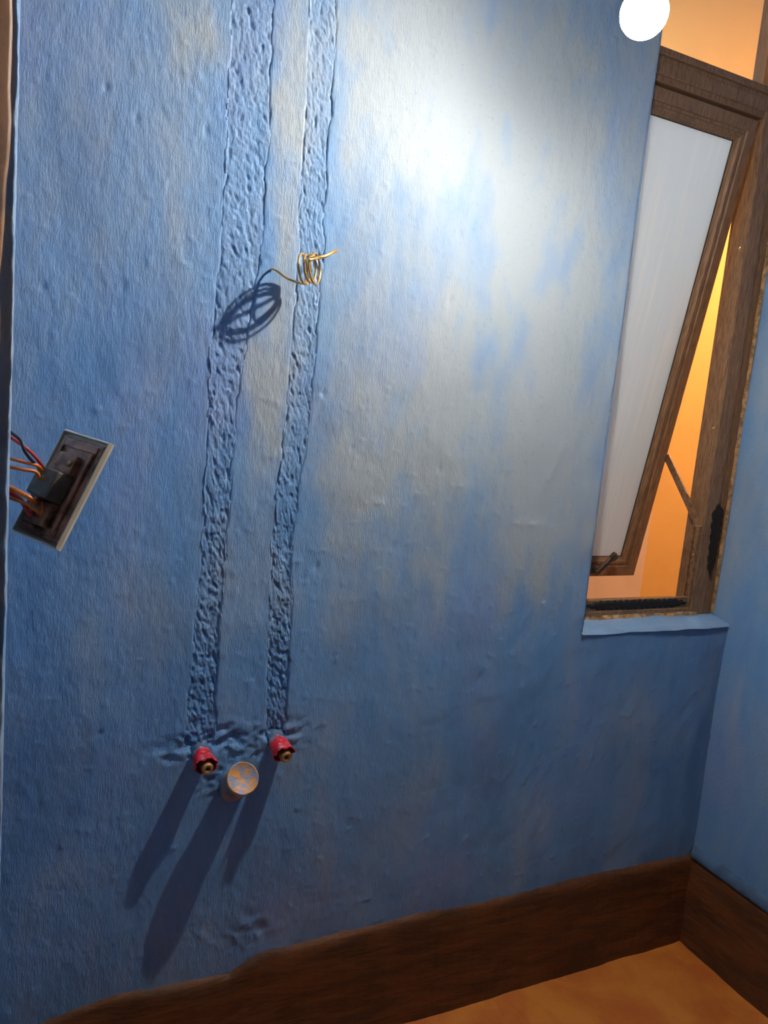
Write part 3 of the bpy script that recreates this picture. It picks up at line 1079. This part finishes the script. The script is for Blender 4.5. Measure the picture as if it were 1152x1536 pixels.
# ------------------------------------------------------------------ drain stub between the outlets
dr = empty('drain_stub', (0.357, 0.004, 0.579))
tag(dr, 'capped drain pipe stub with paint-flecked round end between the red outlets', 'pipe')
Md = axis_matrix((0, 0, 0), Vector((0.3556, -0.062, 0.6285)) - Vector((0.357, 0.004, 0.579)))
Ld = (Vector((0.3556, -0.062, 0.6285)) - Vector((0.357, 0.004, 0.579))).length
bm = BM()
lathe(bm, [(0.0245, -0.030), (0.0245, Ld - 0.010), (0.0238, Ld - 0.009), (0.0238, Ld - 0.006), (0.0, Ld - 0.006)], Md, 40)
obj('pipe', bm, M_PVC, dr)
bm = BM()
lathe(bm, [(0.0, -0.012), (0.0262, -0.012), (0.0272, -0.011), (0.0276, -0.002), (0.0270, 0.0), (0.0255, 0.0006), (0.0250, -0.0004), (0.0, -0.0002)], None, 44)
cp = obj('end_cap', bm, M_CAP, dr)
cp.matrix_local = Md @ Matrix.Translation((0, 0, Ld))
cp['label'] = 'orange cap flecked with blue paint'

# ------------------------------------------------------------------ copper wire coil
cw = empty('copper_wire', (0.363, 0.0, 1.475))
tag(cw, 'coiled bare copper wire sticking out of the wall beside the mortar strip', 'wire')
C0 = Vector((0.406, -0.058, 1.477))
ax = Vector((0.775, -0.63, 0.09)).normalized()
e1 = (Vector((0, 0, 1)) - ax * ax.z).normalized()
e2 = ax.cross(e1)
pts = []
turns = 3.6
N = 130
for i in range(N + 1):
    t = i / N
    a = math.pi + 0.1 + t * turns * 2 * math.pi
    r = 0.0220 + 0.0014 * math.sin(t * 9)
    pts.append(C0 + ax * ((3 * t * t - 2 * t ** 3 - 0.5) * 0.0225) + e1 * (r * math.cos(a)) + e2 * (r * math.sin(a)))
lead = spline([(0.363, 0.006, 1.474), (0.361, -0.010, 1.4755), (0.366, -0.024, 1.4705), (0.378, -0.036, 1.461), pts[0] + Vector((-0.004, 0.002, 0.0005)), pts[2]], 8)
tail = spline([pts[-3], pts[-1], pts[-1] + (pts[-1] - pts[-3]) * 2.0, (0.432, -0.066, 1.5005), (0.446, -0.066, 1.510)], 8)
bm = BM()
allp = [p - cw.location for p in lead[:-9] + pts + tail[9:]]
tube(bm, allp, 0.0019, 9)
obj('coil', bm, M_COPPER, cw)
bm = BM()
tl = [Vector(p) - cw.location for p in tail[14:]]
tube(bm, [tl[0], tl[len(tl) // 2], tl[-1] + (tl[-1] - tl[-2]) * 0.8], [0.0023, 0.0028, 0.0026], 10)
obj('frayed_end', bm, M_COPPER, cw)

# ------------------------------------------------------------------ hanging wall switch
sw = empty('wall_switch', (0.041, -0.413, 1.164))
sw.rotation_euler = Matrix(((0.563, 0.719, 0.408), (-0.819, 0.551, 0.160), (-0.110, -0.424, 0.899))).to_euler()
tag(sw, 'unscrewed light switch seen from behind, hanging on its wires', 'light switch')
bm = BM()
w2, h2_ = 0.036, 0.059
rect_frame(bm, -w2, w2, -h2_, h2_, [(0.0012, -0.0040), (0.0026, -0.0042), (0.0026, 0.002), (0.006, 0.0022), (0.006, 0.0042), (0.003, 0.0040), (0, 0.0022), (0, 0.0)])
box(bm, -w2 + 0.002, w2 - 0.002, 0.0020, 0.0041, -h2_ + 0.002, h2_ - 0.002)
obj('faceplate', bm, M_CREAM, sw, smooth=False)
bm = BM()
box(bm, -0.031, 0.031, -0.003, 0.0016, -0.0535, 0.0535, 0.0012)
br_ = obj('bracket', bm, M_BRACKET, sw, smooth=False)
bm = BM()
for zc in (-0.046, 0.046):
    box(bm, -0.026, 0.026, -0.0055, -0.003, zc - 0.004, zc + 0.004, 0.001)
box(bm, -0.027, -0.023, -0.006, -0.003, -0.042, 0.042, 0.001)
box(bm, 0.019, 0.024, -0.0065, -0.003, -0.048, 0.042, 0.001)
obj('bracket_rib', bm, M_BRACKET, br_, smooth=False)
bm = BM()
box(bm, -0.016, 0.014, -0.026, -0.003, -0.018, 0.012, 0.002)
mod = obj('switch_module', bm, M_MODULE, sw, smooth=False)
bm = BM()
box(bm, -0.016, 0.012, -0.012, -0.003, 0.0125, 0.034, 0.002)
obj('module_cover', bm, M_BRACKET, mod, smooth=False)
bm = BM()
box(bm, -0.017, 0.012, -0.013, -0.003, -0.044, -0.0185, 0.002)
obj('module_cover', bm, M_BRACKET, mod, smooth=False)
for zc, xc in ((0.024, 0.007), (0.0, -0.001), (-0.034, 0.004)):
    bm = BM()
    y0 = -0.026 if zc == 0.0 else -0.012
    lathe(bm, [(0, 0.002), (0.003, 0.0018), (0.0034, 0.0), (0.0034, -0.002)], axis_matrix((xc, y0, zc), (0, -1, 0)), 14)
    obj('terminal_screw', bm, M_BRASS, mod)
swm = Matrix.Translation(sw.location) @ sw.rotation_euler.to_matrix().to_4x4()
si = swm.inverted()


def wire(name, local_start, mids, end, mat, r=0.0017):
    pts_ = [Vector(local_start)] + [si @ Vector(m) for m in mids] + [si @ Vector(end)]
    b = BM()
    tube(b, spline(pts_, 8), r, 9)
    return obj(name, b, mat, sw)


wire('orange_wire', (-0.012, -0.018, 0.002), [(0.018, -0.425, 1.186), (0.006, -0.430, 1.190)], (-0.009, -0.425, 1.193), M_ORANGEW)
wire('orange_wire', (-0.012, -0.018, -0.006), [(0.016, -0.432, 1.181), (0.004, -0.438, 1.184)], (-0.009, -0.436, 1.186), M_ORANGEW)
wire('red_wire', (-0.010, -0.020, 0.008), [(0.017, -0.420, 1.192), (0.007, -0.426, 1.203)], (-0.009, -0.420, 1.214), M_REDW)
wire('orange_wire', (-0.008, -0.014, -0.020), [(0.015, -0.424, 1.150), (0.010, -0.440, 1.157)], (-0.009, -0.430, 1.166), M_ORANGEW, 0.0024)
wire('orange_wire', (0.000, -0.014, -0.022), [(0.020, -0.440, 1.142), (0.008, -0.436, 1.150)], (-0.009, -0.425, 1.155), M_ORANGEW)
wire('red_wire', (-0.010, -0.013, -0.034), [(0.010, -0.430, 1.140), (0.003, -0.428, 1.152)], (-0.009, -0.420, 1.160), M_REDW, 0.0024)
wire('black_wire', (-0.014, -0.018, 0.006), [(0.006, -0.440, 1.200), (0.001, -0.44, 1.212)], (-0.009, -0.43, 1.220), M_BLACKW)

bm = BM()
b2 = [(0, 0.0), (0.004, 0.0), (0.004, 0.004), (0, 0.004)]
rect_frame(bm, -0.036, 0.036, -0.055, 0.055, b2)
bm.transform(Matrix.Rotation(math.radians(90), 4, 'Z'))
jb = obj('switch_box', bm, M_WHITE, smooth=False)
jb.location = (XL - 0.0008, -0.425, 1.185)
tag(jb, 'rim of the recessed switch box in the side wall behind the wires', 'switch box')
